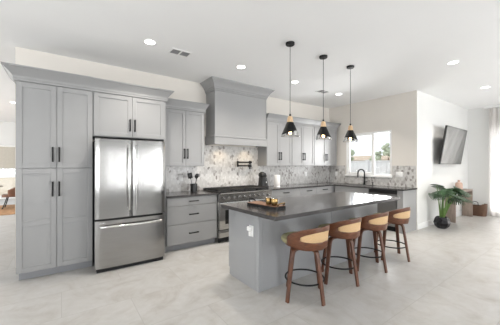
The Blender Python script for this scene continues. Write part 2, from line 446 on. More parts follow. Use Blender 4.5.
def blob_tree(x, y, h, r, label, seed):
    rnd = random.Random(seed)
    t = thing('tree', label, 'tree', (x, y, -0.02), 0, 'trees beyond the yard fence')
    MB().sweep([(0, 0, 0), (0.03, 0.02, h * 0.3), (0, 0.05, h * 0.62)], lambda u: [((0.11 - 0.06 * u) * cos(2 * pi * i / 8), (0.11 - 0.06 * u) * sin(2 * pi * i / 8)) for i in range(8)]).build('trunk', 'bark', t)
    c = MB()
    for k in range(26):
        a = rnd.uniform(0, 2 * pi); q = r * math.sqrt(rnd.random()) * 0.8; z = h * (0.62 + 0.33 * rnd.random())
        rr = r * rnd.uniform(0.22, 0.38)
        res = bmesh.ops.create_icosphere(c.bm, subdivisions=2, radius=rr, matrix=Matrix.Translation((q * cos(a), q * sin(a), z)))
        for v in res['verts']: v.co += Vector((rnd.gauss(0, 1), rnd.gauss(0, 1), rnd.gauss(0, 1))) * rr * 0.16
    c.build('crown', 'tree', t, smooth=0)
blob_tree(24.0, 15.9, 3.0, 0.62, 'rounded green tree seen through the pane nearest the corner cabinets', 1)
blob_tree(24.0, 13.0, 2.9, 0.55, 'green tree just past the window mullion, beyond the fence', 2)
blob_tree(24.2, 11.9, 3.4, 0.60, 'green tree seen through the middle of the other pane, beyond the fence', 3)
hs = thing('neighbour_house', 'low cream house with sand tiled roof beyond the white fence', 'house', (30.0, 16.0, -0.02))
MB().box(-3, 3, -7, 6, 0, 2.0).build('walls', 'stucco', hs)
MB().prism([(-3.5, 1.95), (3.5, 1.95), (0, 2.5)], -7.5, 6.5, 'Y').build('roof', 'roof', hs)

# ------------------------------------------------------------------ cabinet builders (local: x along the front, front at y = 0, depth to +y)
def shaker(x0, x1, z0, z1, mids=(), rail=0.058, t=0.02):
    m = MB(); y0, y1 = -t, -0.001
    m.box(x0, x0 + rail, y0, y1, z0, z1, 0.0015, 1).box(x1 - rail, x1, y0, y1, z0, z1, 0.0015, 1)
    m.box(x0 + rail, x1 - rail, y0, y1, z0, z0 + rail, 0.0015, 1).box(x0 + rail, x1 - rail, y0, y1, z1 - rail, z1, 0.0015, 1)
    for z in mids: m.box(x0 + rail, x1 - rail, y0, y1, z - rail / 2, z + rail / 2, 0.0015, 1)
    m.box(x0 + rail - 0.002, x1 - rail + 0.002, y0 + 0.010, y1 - 0.002, z0 + rail - 0.002, z1 - rail + 0.002)
    return m
def slab(x0, x1, z0, z1, t=0.02): return MB().box(x0, x1, -t, -0.001, z0, z1, 0.002, 1)
def pull(parent, x, z, length, vertical=True, y=-0.02, r=0.009):
    m = MB(); h = length / 2
    if vertical:
        m.box(x - r, x + r, y - 0.036, y - 0.024, z - h, z + h, 0.002, 1)
        for q in (-h + 0.015, h - 0.015): m.box(x - r * .8, x + r * .8, y - 0.026, y, z + q - r, z + q + r)
    else:
        m.box(x - h, x + h, y - 0.036, y - 0.024, z - r, z + r, 0.002, 1)
        for q in (-h + 0.015, h - 0.015): m.box(x + q - r, x + q + r, y - 0.026, y, z - r * .8, z + r * .8)
    return m.build('handle', 'black', parent)
def crown(x0, x1, d, prof, left, right):
    m = MB(); rows = []
    for o, z in prof:
        pts = []
        if left: pts += [(x0 - o, d, z), (x0 - o, -o, z)]
        else: pts += [(x0, d, z), (x0, -o, z)]
        if right: pts += [(x1 + o, -o, z), (x1 + o, d, z)]
        else: pts += [(x1, -o, z), (x1, d, z)]
        rows.append([m.bm.verts.new(p) for p in pts])
    for a, b in zip(rows, rows[1:]):
        for i in range(4): m.bm.faces.new((a[i], a[(i + 1) % 4], b[(i + 1) % 4], b[i]))
    m.bm.faces.new(rows[0]); m.bm.faces.new(list(reversed(rows[-1])))
    return m
def crown_prof(z0, z1, p, fr=0.05):
    q = [(0.021, z0), (0.021, z0 + fr * 0.55), (0.027, z0 + fr * 0.6), (0.027, z0 + fr)]
    n = 8; za = z0 + fr + 0.001
    for i in range(n + 1):
        u = i / n
        q.append((0.027 + (p - 0.027) * (u ** 1.35), za + (z1 - 0.016 - za) * (0.85 * u + 0.15 * u * u)))
    q += [(p + 0.004, z1 - 0.014), (p + 0.004, z1)]
    return q

# pantry
TX0, TX1, TY = -0.448, 0.349, 4.209
pn = thing('pantry_cabinet', 'tall grey two-door pantry cabinet at the open end of the back wall', 'cabinet', (TX0, TY, 0))
wd = TX1 - TX0; dp = YW - TY - 0.002
MB().box(0, wd, 0, dp, 0.10, 2.44).build('carcass', 'cab', pn)
MB().box(0.02, wd, 0.06, dp - 0.01, 0, 0.0995).build('toe_kick', 'toe', pn)
for (a, b_, hx) in ((0.002, wd / 2 - 0.0025, wd / 2 - 0.042), (wd / 2 + 0.0025, wd - 0.004, wd / 2 + 0.026)):
    d = shaker(a, b_, 1.385, 2.43).build('door', 'cab', pn); pull(d, hx, 1.555, 0.19)
    d = shaker(a, b_, 0.105, 1.372, (0.70,)).build('door', 'cab', pn); pull(d, hx, 1.115, 0.19)
crown(0, wd, dp, crown_prof(2.441, 2.605, 0.115), True, False).build('crown_moulding', 'cab', pn)
# cabinet over the fridge
FX0, FX1 = 0.350, 1.362
of = thing('fridge_cabinet', 'grey two-door cabinet bridging over the stainless fridge', 'cabinet', (FX0, TY, 0))
wd = FX1 - FX0
MB().box(0, wd, 0, dp, 1.822, 2.44).build('carcass', 'cab', of)
MB().box(wd - 0.03, wd, -0.005, dp, 0.0, 1.8215).build('side_panel', 'cab', of)
for (a, b_, hx) in ((0.012, wd / 2 - 0.0025, wd / 2 - 0.033), (wd / 2 + 0.0025, wd - 0.03, wd / 2 + 0.033)):
    d = shaker(a, b_, 1.832, 2.43).build('door', 'cab', of); pull(d, hx, 2.005, 0.18)
crown(0, wd, dp, crown_prof(2.441, 2.605, 0.10), False, True).build('crown_moulding', 'cab', of)

# refrigerator: front plane 3.914
fg = thing('refrigerator', 'stainless french door refrigerator with bottom freezer drawer', 'refrigerator', (0.352, 3.914, 0))
fw = 0.905
MB().box(0.012, fw - 0.012, 0.075, 0.80, 0.04, 1.755, 0.004).build('body', 'gap', fg)
MB().box(0.02, fw - 0.02, 0.03, 0.70, 0.0, 0.052).build('base_grille', 'gap', fg)
def bowed(x0, x1, z0, z1, bow=0.012, t=0.068, n=14):
    m = MB(); c = (x0 + x1) / 2; hw = (x1 - x0) / 2
    poly = [(x0, t), (x0, 0.012 + bow)]
    for i in range(n + 1):
        u = -1 + 2 * i / n
        e = 0.010 * max(0.0, (abs(u) - 0.93) / 0.07) ** 2
        poly.append((c + u * hw, bow * u * u * 0.9 + e))
    poly += [(x1, 0.012 + bow), (x1, t)]
    m.prism(poly, z0, z1, 'Z'); return m
def door_handle(m, x, z0, z1):
    n = 14; pts = []
    for i in range(n + 1):
        u = i / n; pts.append((x, -0.022 - 0.030 * sin(pi * min(1, max(0, u))) ** 0.5, z0 + (z1 - z0) * u))
    m.sweep(pts, [(0.016 * cos(2 * pi * i / 12), 0.011 * sin(2 * pi * i / 12)) for i in range(12)])
    for z in (z0 + 0.02, z1 - 0.02): m.box(x - 0.013, x + 0.013, -0.035, 0.012, z - 0.02, z + 0.02, 0.004)
mid = fw / 2
for a, b_, hx in ((0.0, mid - 0.004, mid - 0.045), (mid + 0.004, fw, mid + 0.045)):
    d = bowed(a, b_, 0.708, 1.768).build('door', 'steel', fg)
    h = MB(); door_handle(h, hx, 0.80, 1.70); h.build('handle', 'chrome', d)
dr = bowed(0, fw, 0.052, 0.680, 0.016).build('freezer_drawer', 'steel', fg)
h = MB(); pts = []
for i in range(17):
    u = i / 16; pts.append((0.055 + (fw - 0.11) * u, -0.020 - 0.036 * sin(pi * u) ** 0.5, 0.600))
h.sweep(pts, [(0.012 * cos(2 * pi * i / 12), 0.019 * sin(2 * pi * i / 12)) for i in range(12)], up=(0, 0, 1))
for x in (0.07, fw - 0.07): h.box(x - 0.02, x + 0.02, -0.036, 0.014, 0.585, 0.615, 0.004)
h.build('handle', 'chrome', dr)
MB().box(0.055, 0.115, 0.0045, 0.0125, 0.640, 0.652, 0.001).build('badge', 'chrome', dr)
for x in (0.05, fw - 0.05): MB().box(x - 0.035, x + 0.035, 0.03, 0.16, 1.756, 1.782, 0.006).build('hinge_cover', 'gap', fg)

# base drawers beside the fridge
BY = 4.194
bd = thing('base_drawer_cabinet', 'grey base cabinet with three drawers between fridge and range', 'cabinet', (1.366, BY, 0))
wd = 0.915; dp = YW - BY - 0.02
MB().box(0, wd, 0, dp, 0.10, 0.884).build('carcass', 'cab', bd)
MB().box(0.005, wd - 0.005, 0.065, dp - 0.01, 0, 0.0995).build('toe_kick', 'toe', bd)
for z0, z1 in ((0.745, 0.876), (0.440, 0.738), (0.112, 0.433)):
    d = slab(0.004, wd - 0.004, z0, z1).build('drawer', 'cab', bd); pull(d, wd * 0.5, (z0 + z1) / 2, 0.175, False)
ct = MB().box(1.366, 2.283, 4.160, YW - 0.001, 0.885, 0.917, 0.003, 1).build('countertop', 'counter')
tag(ct, 'short charcoal countertop between the fridge and the range', 'countertop')

# wall cabinets
UY = 4.469 + 0.02
def wall_cabinet(x0, x1, label, left, right, cx0=None, cx1=None, ch=0.09):
    t = thing('wall_cabinet', label, 'cabinet', (x0, UY, 0)); wd = x1 - x0; dp = YW - UY - 0.002
    MB().box(0, wd, 0, dp, 1.395, 2.395).build('carcass', 'cab', t)
    for (a, b_, hx) in ((0.006, wd / 2 - 0.002, wd / 2 - 0.03), (wd / 2 + 0.002, wd - 0.006, wd / 2 + 0.03)):
        d = shaker(a, b_, 1.400, 2.390).build('door', 'cab', t); pull(d, hx, 1.62, 0.18)
    crown((cx0 if cx0 is not None else x0) - x0, (cx1 if cx1 is not None else x1) - x0, dp, crown_prof(2.396, 2.556, ch), left, right).build('crown_moulding', 'cab', t)
    return t
wall_cabinet(1.44, 2.172, 'grey two-door wall cabinet between fridge and range hood', False, True, ch=0.075)
wall_cabinet(3.685, 4.460, 'grey wall cabinet right beside the range hood, first of the run of three', False, False)
wall_cabinet(4.462, 5.266, 'middle grey wall cabinet in the run of three past the hood', False, False)
wall_cabinet(5.268, 6.195, 'grey wall cabinet nearest the window, last of the run of three', False, True)

# range hood
hd = thing('range_hood', 'large grey boxed range hood with crown reaching the ceiling', 'range hood', (2.372, 4.425, 0))
wd = 1.25; dp = YW - 4.425 - 0.002
MB().box(0, wd, 0, dp, 1.86, 3.04).build('body', 'cab', hd)
b = MB(); b.box(-0.018, wd + 0.018, -0.018, 0.0, 1.815, 1.955, 0.003, 1).box(-0.018, 0.0, 0.0, dp, 1.815, 1.955).box(wd, wd + 0.018, 0.0, dp, 1.815, 1.955).box(-0.028, wd + 0.028, -0.028, dp, 1.955, 1.985, 0.006, 2)
b.build('bottom_band', 'cab', hd)
for _x in (-0.006, wd - 0.02): MB().box(_x, _x + 0.026, -0.006, -0.0003, 1.986, 2.843).build('corner_trim', 'cab', hd)
crown(0, wd, dp, [(0.010, 2.845), (0.018, 2.85), (0.018, 2.872), (0.030, 2.878), (0.030, 2.905), (0.042, 2.912)] + [(0.042 + 0.088 * (i / 8) ** 1.5, 2.912 + 0.116 * i / 8) for i in range(1, 9)] + [(0.133, 3.032), (0.133, 3.048)], True, True).build('crown_moulding', 'cab', hd)
MB().box(0.12, wd - 0.12, 0.05, dp - 0.06, 1.848, 1.8595).build('filter_insert', 'steel', hd)
for x in (0.30, 0.95):
    MB().cyl((x, 0.12, 0), 0.03, 1.842, 1.8475, 20).build('hood_lamp', 'hoodled', hd)
    l = bpy.data.lights.new('hood_spot', 'SPOT'); l.energy = 6; l.color = (1.0, 0.78, 0.5); l.spot_size = R(140); l.spot_blend = 0.8; l.shadow_soft_size = 0.03
    lo = bpy.data.objects.new('hood_spot', l); COL.objects.link(lo); lo.parent = hd; lo.location = (x, 0.16, 1.835)

# range
RX0, RX1 = 2.287, 3.503
rg = thing('range', 'stainless 48 inch gas range with a row of knobs under the hood', 'range', (RX0, 4.125, 0))
rw = RX1 - RX0; dp = YW - 4.125 - 0.012
MB().box(0, rw, 0.03, dp, 0.10, 0.905).build('body', 'rangesteel', rg)
pr = [(0.0, 0.745), (-0.015, 0.755), (-0.035, 0.880), (-0.060, 0.890), (-0.068, 0.902), (-0.060, 0.914), (0.03, 0.918), (0.03, 0.745)]
MB().prism(pr, 0.001, rw - 0.001, 'X').build('control_panel', 'steel', rg)
MB().box(0.002, rw - 0.002, 0.031, dp, 0.9055, 0.922, 0.003).build('cooktop', 'blackplastic', rg)
MB().box(0.0, rw, dp - 0.03, dp, 0.9225, 0.965, 0.004).build('back_trim', 'rangesteel', rg)
for i in range(4):
    x0 = 0.012 + i * (rw - 0.024) / 4; x1 = x0 + (rw - 0.024) / 4 - 0.006
    g = MB()
    for y in (0.05, 0.05 + (dp - 0.13) / 2, dp - 0.08): g.box(x0, x1, y, y + 0.016, 0.935, 0.962, 0.003, 1)
    for k in range(5):
        x = x0 + (x1 - x0 - 0.014) * k / 4; g.box(x, x + 0.014, 0.05, dp - 0.064, 0.938, 0.966, 0.003, 1)
    for x in (x0 + 0.002, x1 - 0.016):
        for y in (0.055, dp - 0.078): g.box(x, x + 0.012, y, y + 0.012, 0.9222, 0.938)
    g.build('grate', 'iron', rg)
    for y in (0.19, 0.46):
        MB().lathe([(0.055, 0.9223), (0.055, 0.928), (0.036, 0.929), (0.036, 0.934)], ((x0 + x1) / 2, y, 0), 20).build('burner', 'iron', rg)
for i in range(10):
    x = 0.085 + i * (rw - 0.17) / 9
    kb = MB().lathe([(0.026, 0), (0.026, -0.006), (0.021, -0.008), (0.019, -0.036), (0.016, -0.040)], (x, -0.026, 0.818), 18, 'Y').build('knob', 'chrome', rg)
    MB().lathe([(0.031, 0), (0.031, -0.0055), (0.0265, -0.006)], (x, -0.0235, 0.818), 18, 'Y').build('knob_ring', 'black', kb)
for x0, x1 in ((0.006, 0.742), (0.750, rw - 0.006)):
    d = MB().box(x0, x1, -0.022, 0.029, 0.252, 0.735, 0.004).build('oven_door', 'rangesteel', rg)
    MB().box(x0 + 0.115, x1 - 0.115, -0.0245, -0.0215, 0.345, 0.600, 0.001).build('oven_window', 'ovenglass', d)
    h = MB(); h.cyl((0, -0.068, 0.690), 0.014, x0 + 0.03, x1 - 0.03, 16, 'X')
    for x in (x0 + 0.06, x1 - 0.06): h.cyl((x, 0, 0.690), 0.010, -0.068, -0.02, 12, 'Y')
    h.build('handle', 'chrome', d)
MB().box(0.006, rw - 0.006, -0.015, 0.029, 0.105, 0.238, 0.004).build('lower_panel', 'rangesteel', rg)
for x in (0.05, rw - 0.05):
    for y in (0.08, dp - 0.06): MB().cyl((x, y, 0), 0.022, 0, 0.0995, 14).build('leg', 'black', rg)
MB().box(0.02, rw - 0.02, 0.05, 0.065, 0.012, 0.0995).build('kick_plate', 'gap', rg)

# base run along the back wall past the range
def base_unit(x0, x1, label, y=BY, rotz=0.0, loc=None, doors=2, drawers=1):
    t = thing('base_cabinet', label, 'cabinet', loc or (x0, y, 0), rotz); wd = x1 - x0; dp = 0.585
    MB().box(0, wd, 0, dp, 0.10, 0.884).build('carcass', 'cab', t)
    MB().box(0.0, wd, 0.065, dp - 0.01, 0, 0.0995).build('toe_kick', 'toe', t)
    d = slab(0.004, wd - 0.004, 0.745, 0.876).build('drawer_front', 'cab', t)
    if drawers: pull(d, wd / 2, 0.812, 0.17, False)
    for k in range(doors):
        a = 0.004 + k * (wd - 0.004) / doors; b_ = (k + 1) * (wd - 0.004) / doors - 0.001
        hx = (b_ - 0.03) if (doors == 2 and k == 0) or doors == 1 else a + 0.03
        dd = shaker(a, b_, 0.110, 0.738).build('door', 'cab', t); pull(dd, hx, 0.62, 0.17)
    return t
base_unit(3.508, 4.440, 'grey base cabinet just past the range, drawer over two doors')
base_unit(4.442, 5.000, 'narrower grey base cabinet in the middle of the back run', doors=1)
base_unit(5.002, 5.600, 'grey base cabinet by the inside corner of the back run', doors=1)
CX = 5.692       # front plane of the run below the window
sb = base_unit(0, 0.90, 'grey sink base cabinet below the window, under the black faucet', loc=(CX, 4.15, 0), rotz=-pi / 2, drawers=0)
dw = thing('dishwasher', 'dark stainless dishwasher between sink cabinet and end panel', 'dishwasher', (CX, 3.246, 0), -pi / 2)
MB().box(0.002, 0.610, 0.012, 0.57, 0.10, 0.872).build('body', 'gap', dw)
MB().box(0.004, 0.608, -0.012, 0.011, 0.11, 0.795, 0.003).build('door', 'dwsteel', dw)
MB().box(0.004, 0.608, -0.012, 0.011, 0.800, 0.872, 0.003).build('control_strip', 'blackplastic', dw)
MB().box(0.004, 0.608, 0.05, 0.065, 0.0, 0.0995).build('kick_plate', 'gap', dw)
ep = MB().box(CX - 0.02, XW - 0.001, YT + 0.010, YT + 0.130, 0.0, 0.884, 0.002, 1).build('end_panel', 'cab')
tag(ep, 'grey finished end panel closing the window run beside the dishwasher', 'panel')
cc = thing('corner_cabinet', 'grey corner filler cabinet where the back run meets the window run', 'cabinet', (5.602, BY, 0))
MB().box(0.0, XW - 5.602 - 0.002, 0.0, 0.585, 0.0, 0.884).build('carcass', 'cab', cc)
ct = MB().prism([(3.506, 4.160), (5.652, 4.160), (5.652, 2.485), (XW - 0.001, 2.485), (XW - 0.001, YW - 0.001), (3.506, YW - 0.001)], 0.885, 0.917)
ct = ct.build('countertop', 'counter'); tag(ct, 'L-shaped charcoal countertop turning the corner below the window', 'countertop')
bs = MB().box(1.368, XW - 0.0125, YW - 0.010, YW - 0.0005, 0.9175, 1.3945)
bs.box(2.174, 3.683, YW - 0.010, YW - 0.0005, 1.3945, 1.813)
bs = bs.build('backsplash', 'mosaic'); tag(bs, 'marble mosaic backsplash behind the range and along the back wall', 'backsplash')
bs = MB().box(XW - 0.010, XW - 0.0005, YT + 0.012, YW - 0.011, 0.9175, WZ0 - 0.023)
bs.box(XW - 0.010, XW - 0.0005, YT + 0.012, WY0 - 0.016, WZ0 - 0.023, 1.398).box(XW - 0.010, XW - 0.0005, WY1 + 0.016, YW - 0.011, WZ0 - 0.023, 1.398)
bs = bs.build('backsplash', 'mosaic'); tag(bs, 'marble mosaic backsplash on the window wall around the sill', 'backsplash')

# sink, faucet, soap pump
sk = MB().box(5.80, 6.14, 3.36, 4.02, 0.9165, 0.9185); 
sk = thing('sink', 'dark undermount sink basin in the counter below the window', 'sink', (5.97, 3.69, 0.9172))
b = MB()
for (x0, x1, y0, y1) in ((-0.20, 0.20, -0.36, -0.34), (-0.20, 0.20, 0.34, 0.36), (-0.20, -0.18, -0.34, 0.34), (0.18, 0.20, -0.34, 0.34)): b.box(x0, x1, y0, y1, 0, 0.003)
b.build('rim', 'dwsteel', sk)
MB().box(-0.18, 0.18, -0.34, 0.34, 0.0, 0.001).build('basin', 'blackplastic', sk)
fc = thing('faucet', 'black gooseneck kitchen faucet in front of the window', 'faucet', (6.205, 3.66, 0.917), 0)
MB().lathe([(0.028, 0), (0.028, 0.012), (0.022, 0.02), (0.020, 0.10), (0.016, 0.105)], n=20).build('base', 'black', fc)
pts = [(0, 0, 0.10), (0, 0, 0.28)] + [(-0.085 + 0.085 * cos(a), 0.0, 0.30 + 0.085 * sin(a)) for a in [pi * i / 12 for i in range(13)]] + [(-0.172, 0, 0.27)]
dirv = Matrix.Rotation(-0.55, 4, 'Z')
MB().tube([dirv @ Vector(p) for p in pts], 0.0165, 12).build('spout', 'black', fc)
MB().lathe([(0.012, 0.272), (0.017, 0.262), (0.018, 0.19), (0.014, 0.185)], dirv @ Vector((-0.172, 0, 0)), 14).build('spray_head', 'black', fc)
MB().tube([(0.0, -0.02, 0.07), (0.0, -0.05, 0.075), (0.0, -0.085, 0.10)], 0.007, 10).build('lever', 'black', fc)
sp = thing('soap_dispenser', 'small black soap pump beside the faucet', 'soap dispenser', (6.20, 3.44, 0.917))
MB().lathe([(0.018, 0), (0.018, 0.006), (0.011, 0.012), (0.010, 0.055), (0.014, 0.06), (0.014, 0.075)], n=16).build('body', 'black', sp)
MB().tube([(0, 0, 0.07), (-0.03, 0, 0.076), (-0.06, 0, 0.070)], 0.006, 8).build('nozzle', 'black', sp)

# pot filler over the range
pf = thing('pot_filler', 'black folding pot filler faucet on the mosaic above the range', 'faucet', (3.45, YW - 0.0105, 1.40))
MB().lathe([(0.036, 0), (0.036, -0.010), (0.018, -0.016), (0.017, -0.05)], (0, 0, 0.075), 18, 'Y').build('wall_flange', 'black', pf)
MB().tube([(0, -0.05, 0.052), (0, -0.05, 0.075), (0, -0.05, 0.098)], 0.021, 12).build('joint', 'black', pf)
MB().tube([(0.0, -0.05, 0.075), (-0.18, -0.09, 0.075), (-0.36, -0.06, 0.075)], 0.015, 12).build('upper_arm', 'black', pf)
MB().tube([(-0.36, -0.06, 0.10), (-0.36, -0.06, 0.04), (-0.36, -0.06, -0.022)], 0.020, 12).build('joint', 'black', pf)
MB().tube([(-0.36, -0.06, 0.0), (-0.22, -0.11, 0.0), (-0.11, -0.13, 0.0), (-0.09, -0.13, -0.012), (-0.09, -0.13, -0.075)], 0.015, 12).build('spout', 'black', pf)
MB().box(-0.125, -0.055, -0.155, -0.105, -0.035, 0.030, 0.008).build('valve', 'black', pf)

# wall plates
def plate(name, label, loc, rotz, gang=1):
    t = thing(name, label, 'outlet', loc, rotz, 'white wall plates on the mosaic')
    w_ = 0.038 * gang + 0.0
    MB().box(-w_, w_, -0.006, 0, -0.06, 0.06, 0.002).build('plate', 'white', t)
    for k in range(gang):
        x = (k - (gang - 1) / 2) * 0.046; MB().box(x - 0.017, x + 0.017, -0.009, -0.0055, -0.034, 0.034, 0.0015).build('socket', 'trim', t)
plate('wall_outlet', 'white outlet plate on the mosaic behind the utensil crock', (1.84, YW - 0.0105, 1.17), 0)
plate('wall_outlet', 'white outlet plate on the mosaic between the corner and the window', (XW - 0.0105, 4.55, 1.17), -pi / 2)
plate('wall_switch', 'white double plate on the mosaic past the window toward the living area', (XW - 0.0105, 2.86, 1.20), -pi / 2, 2)
plate('wall_outlet', 'white outlet plate on the mosaic under the wall cabinets past the paper roll', (5.30, YW - 0.0105, 1.17), 0)

# utensil crock with utensils
ck = thing('utensil_crock', 'black ceramic crock on the counter left of the range', 'crock', (2.0, 4.56, 0.9172))
ck.scale = (1.25, 1.25, 1.0)
MB().lathe([(0.045, 0), (0.052, 0.006), (0.052, 0.150), (0.049, 0.152), (0.0485, 0.02)], n=28, cap=False).build('body', 'blackplastic', ck)
MB().cyl((0, 0, 0), 0.0455, 0.002, 0.012, 24).build('bottom', 'blackplastic', ck)
def utensil(name, label, dx, dy, kind):
    t = thing(name, label, 'utensil', (2.0, 4.56, 0.9172), 0, 'utensils in the black crock')
    a = Vector((dx * 0.12, dy * 0.12, 0.018)); b_ = Vector((dx, dy, 0.25)); u = (b_ - a).normalized()
    MB().tube([a, (a + b_) / 2, b_], 0.0045, 8).build('shaft', 'blackplastic', t)
    side = u.cross(Vector((0, 1, 0))).normalized()
    rot = Matrix((side, u.cross(side), u)).transposed().to_4x4(); rot.translation = b_
    m = MB()
    if kind == 'spoon':
        m.lathe([(0.006, -0.004), (0.026, 0.012), (0.042, 0.035), (0.038, 0.065), (0.018, 0.092), (0.002, 0.096)], n=16)
        bmesh.ops.scale(m.bm, vec=(1, 0.3, 1), verts=m.bm.verts[:])
    elif kind == 'turner':
        m.box(-0.045, 0.045, -0.003, 0.003, 0.0, 0.105, 0.002)
    else:
        m.box(-0.020, 0.020, -0.004, 0.004, 0.0, 0.09, 0.003)
    m.build('head', 'blackplastic', t, xf=rot)
utensil('serving_spoon', 'black serving spoon leaning furthest toward the fridge in the crock', -0.075, -0.030, 'spoon')
utensil('spatula_turner', 'broad black turner standing second in the crock', -0.040, 0.055, 'turner')
utensil('ladle_spoon', 'black spoon upright in the middle of the crock', 0.022, -0.060, 'spoon')
utensil('rubber_spatula', 'narrow black spatula leaning toward the range in the crock', 0.070, 0.025, 'spat')

# black grinder and paper roll right of the range
gr = thing('coffee_grinder', 'tall black coffee grinder on the counter right of the range', 'appliance', (3.605, 4.50, 0.9172))
def taper(levels, n=6):
    m = MB(); rows = []
    for hx, hy, cx, z in levels: rows.append([m.bm.verts.new((cx + x, y, z)) for x, y in rrect(-hx, hx, -hy, hy, min(hx, hy) * 0.45, n)])
    for r0, r1 in zip(rows, rows[1:]):
        for i in range(len(r0)): m.bm.faces.new((r0[i], r0[(i + 1) % len(r0)], r1[(i + 1) % len(r0)], r1[i]))
    m.bm.faces.new(rows[0]); m.bm.faces.new(list(reversed(rows[-1]))); return m
taper([(0.085, 0.09, 0, 0.0), (0.088, 0.092, 0, 0.02), (0.080, 0.085, 0, 0.05)]).build('base', 'blackplastic', gr)
taper([(0.078, 0.08, 0, 0.0505), (0.074, 0.075, 0, 0.12), (0.062, 0.066, -0.01, 0.19), (0.054, 0.058, -0.015, 0.205)]).build('body', 'blackplastic', gr)
taper([(0.052, 0.055, -0.015, 0.2055), (0.064, 0.062, -0.018, 0.235), (0.060, 0.060, -0.02, 0.275), (0.046, 0.05, -0.02, 0.292)]).build('hopper', 'blackplastic', gr)
taper([(0.032, 0.036, -0.02, 0.2925), (0.026, 0.03, -0.02, 0.312)]).build('lid_knob', 'blackplastic', gr)
MB().lathe([(0.016, 0), (0.016, -0.012), (0.008, -0.014)], (0.01, -0.0755, 0.11), 14, 'Y').build('dial', 'chrome', gr)
gr.scale = (1.15, 1.15, 1.12)
pt = thing('paper_towel_roll', 'white paper towel roll standing on the counter under the wall cabinets', 'paper towels', (4.03, 4.52, 0.9172))
MB().lathe([(0.075, 0), (0.075, 0.008), (0.07, 0.010)], n=28).build('stand', 'white', pt)
MB().lathe([(0.064, 0.011), (0.066, 0.014), (0.066, 0.262), (0.064, 0.265), (0.022, 0.265)], n=36).build('roll', 'paper', pt)
MB().lathe([(0.012, 0.2652), (0.012, 0.272), (0.006, 0.276)], n=14).build('post', 'white', pt)

# ------------------------------------------------------------------ island
IZ = 0.910
isl = thing('kitchen_island', 'large grey kitchen island base with plain panels', 'island', (1.775, 2.302, 0), 0)
iw, idp = 2.52, 0.63
MB().box(0.012, iw - 0.012, 0.012, idp, 0.0, IZ - 0.043).build('carcass', 'island', isl)
MB().box(0.0, 0.0115, 0.062, idp - 0.06, 0.10, IZ - 0.043).build('end_panel', 'island', isl)
MB().box(0.0, 0.0115, 0.062, idp - 0.06, 0.0, 0.0995).build('end_base', 'island', isl)
MB().box(0.0, 0.062, -0.002, 0.0615, 0.0, IZ - 0.043, 0.003, 1).build('corner_post', 'island', isl)
MB().box(0.0, 0.0115, idp - 0.0595, idp, 0.10, IZ - 0.043).build('end_stile', 'island', isl)
MB().box(0.0625, 1.287, 0.0, 0.0115, 0.0, IZ - 0.043, 0.001, 1).build('front_panel', 'island', isl)
MB().box(1.293, iw - 0.03, 0.0, 0.0115, 0.0, IZ - 0.043, 0.001, 1).build('front_panel', 'island', isl)
MB().box(iw - 0.0295, iw, 0.0, idp, 0.0, IZ - 0.043, 0.002, 1).build('end_panel', 'island', isl)
# outlet with a white plug in the end panel
ou = MB().box(-0.008, -0.0003, 0.09, 0.165, 0.60, 0.725, 0.002).build('outlet_plate', 'white', isl)
MB().box(-0.045, -0.0085, 0.115, 0.165, 0.665, 0.715, 0.008).build('plug_adapter', 'white', ou)
MB().box(-0.030, -0.0085, 0.105, 0.150, 0.605, 0.655, 0.006).build('plug_adapter', 'white', ou)
top = MB().box(-0.075, 2.60, -0.365, 0.675, IZ - 0.042, IZ, 0.003, 1).build('countertop', 'counter')
top.location = (1.775, 2.302, 0); top.rotation_euler = (0, 0, R(0.9))
tag(top, 'long charcoal island countertop overhanging the four stools', 'countertop')

# serving tray with two brass cups
tr = thing('serving_tray', 'wooden serving tray with dark sides lying on the island end', 'tray', (2.035, 2.49, IZ + 0.0005), R(6))
MB().prism(rrect(-0.095, 0.095, -0.25, 0.25, 0.02), 0.0, 0.030).build('tray_base', 'black', tr)
MB().prism(rrect(-0.089, 0.089, -0.244, 0.244, 0.018), 0.0302, 0.036).build('board_top', 'board', tr)
hp = [(-0.05, -0.235, 0.036), (-0.05, -0.262, 0.060), (-0.03, -0.278, 0.072), (0.03, -0.278, 0.072), (0.05, -0.262, 0.060), (0.05, -0.235, 0.036)]
MB().tube(hp, 0.007, 10).build('handle', 'gold', tr)
hp = [(x, -y, z) for x, y, z in hp]
MB().tube(hp, 0.007, 10).build('handle', 'black', tr)
def cup(x, y, label):
    t = thing('brass_cup', label, 'cup', (x, y, IZ + 0.037), 0, 'brass cups on the wooden tray')
    MB().lathe([(0.022, 0), (0.034, 0.006), (0.041, 0.03), (0.041, 0.06), (0.037, 0.082), (0.035, 0.082), (0.038, 0.055), (0.03, 0.012), (0.002, 0.010)], n=28).build('bowl', 'gold', t)
    MB().lathe([(0.0362, 0.0825), (0.039, 0.086), (0.0362, 0.0895), (0.034, 0.086)], n=28, cap=False).build('rim', 'chrome', t)
cup(2.010, 2.40, 'brass cup on the wooden tray, the one further from the stools')
cup(2.015, 2.305, 'brass cup on the wooden tray, the one nearer the stools')

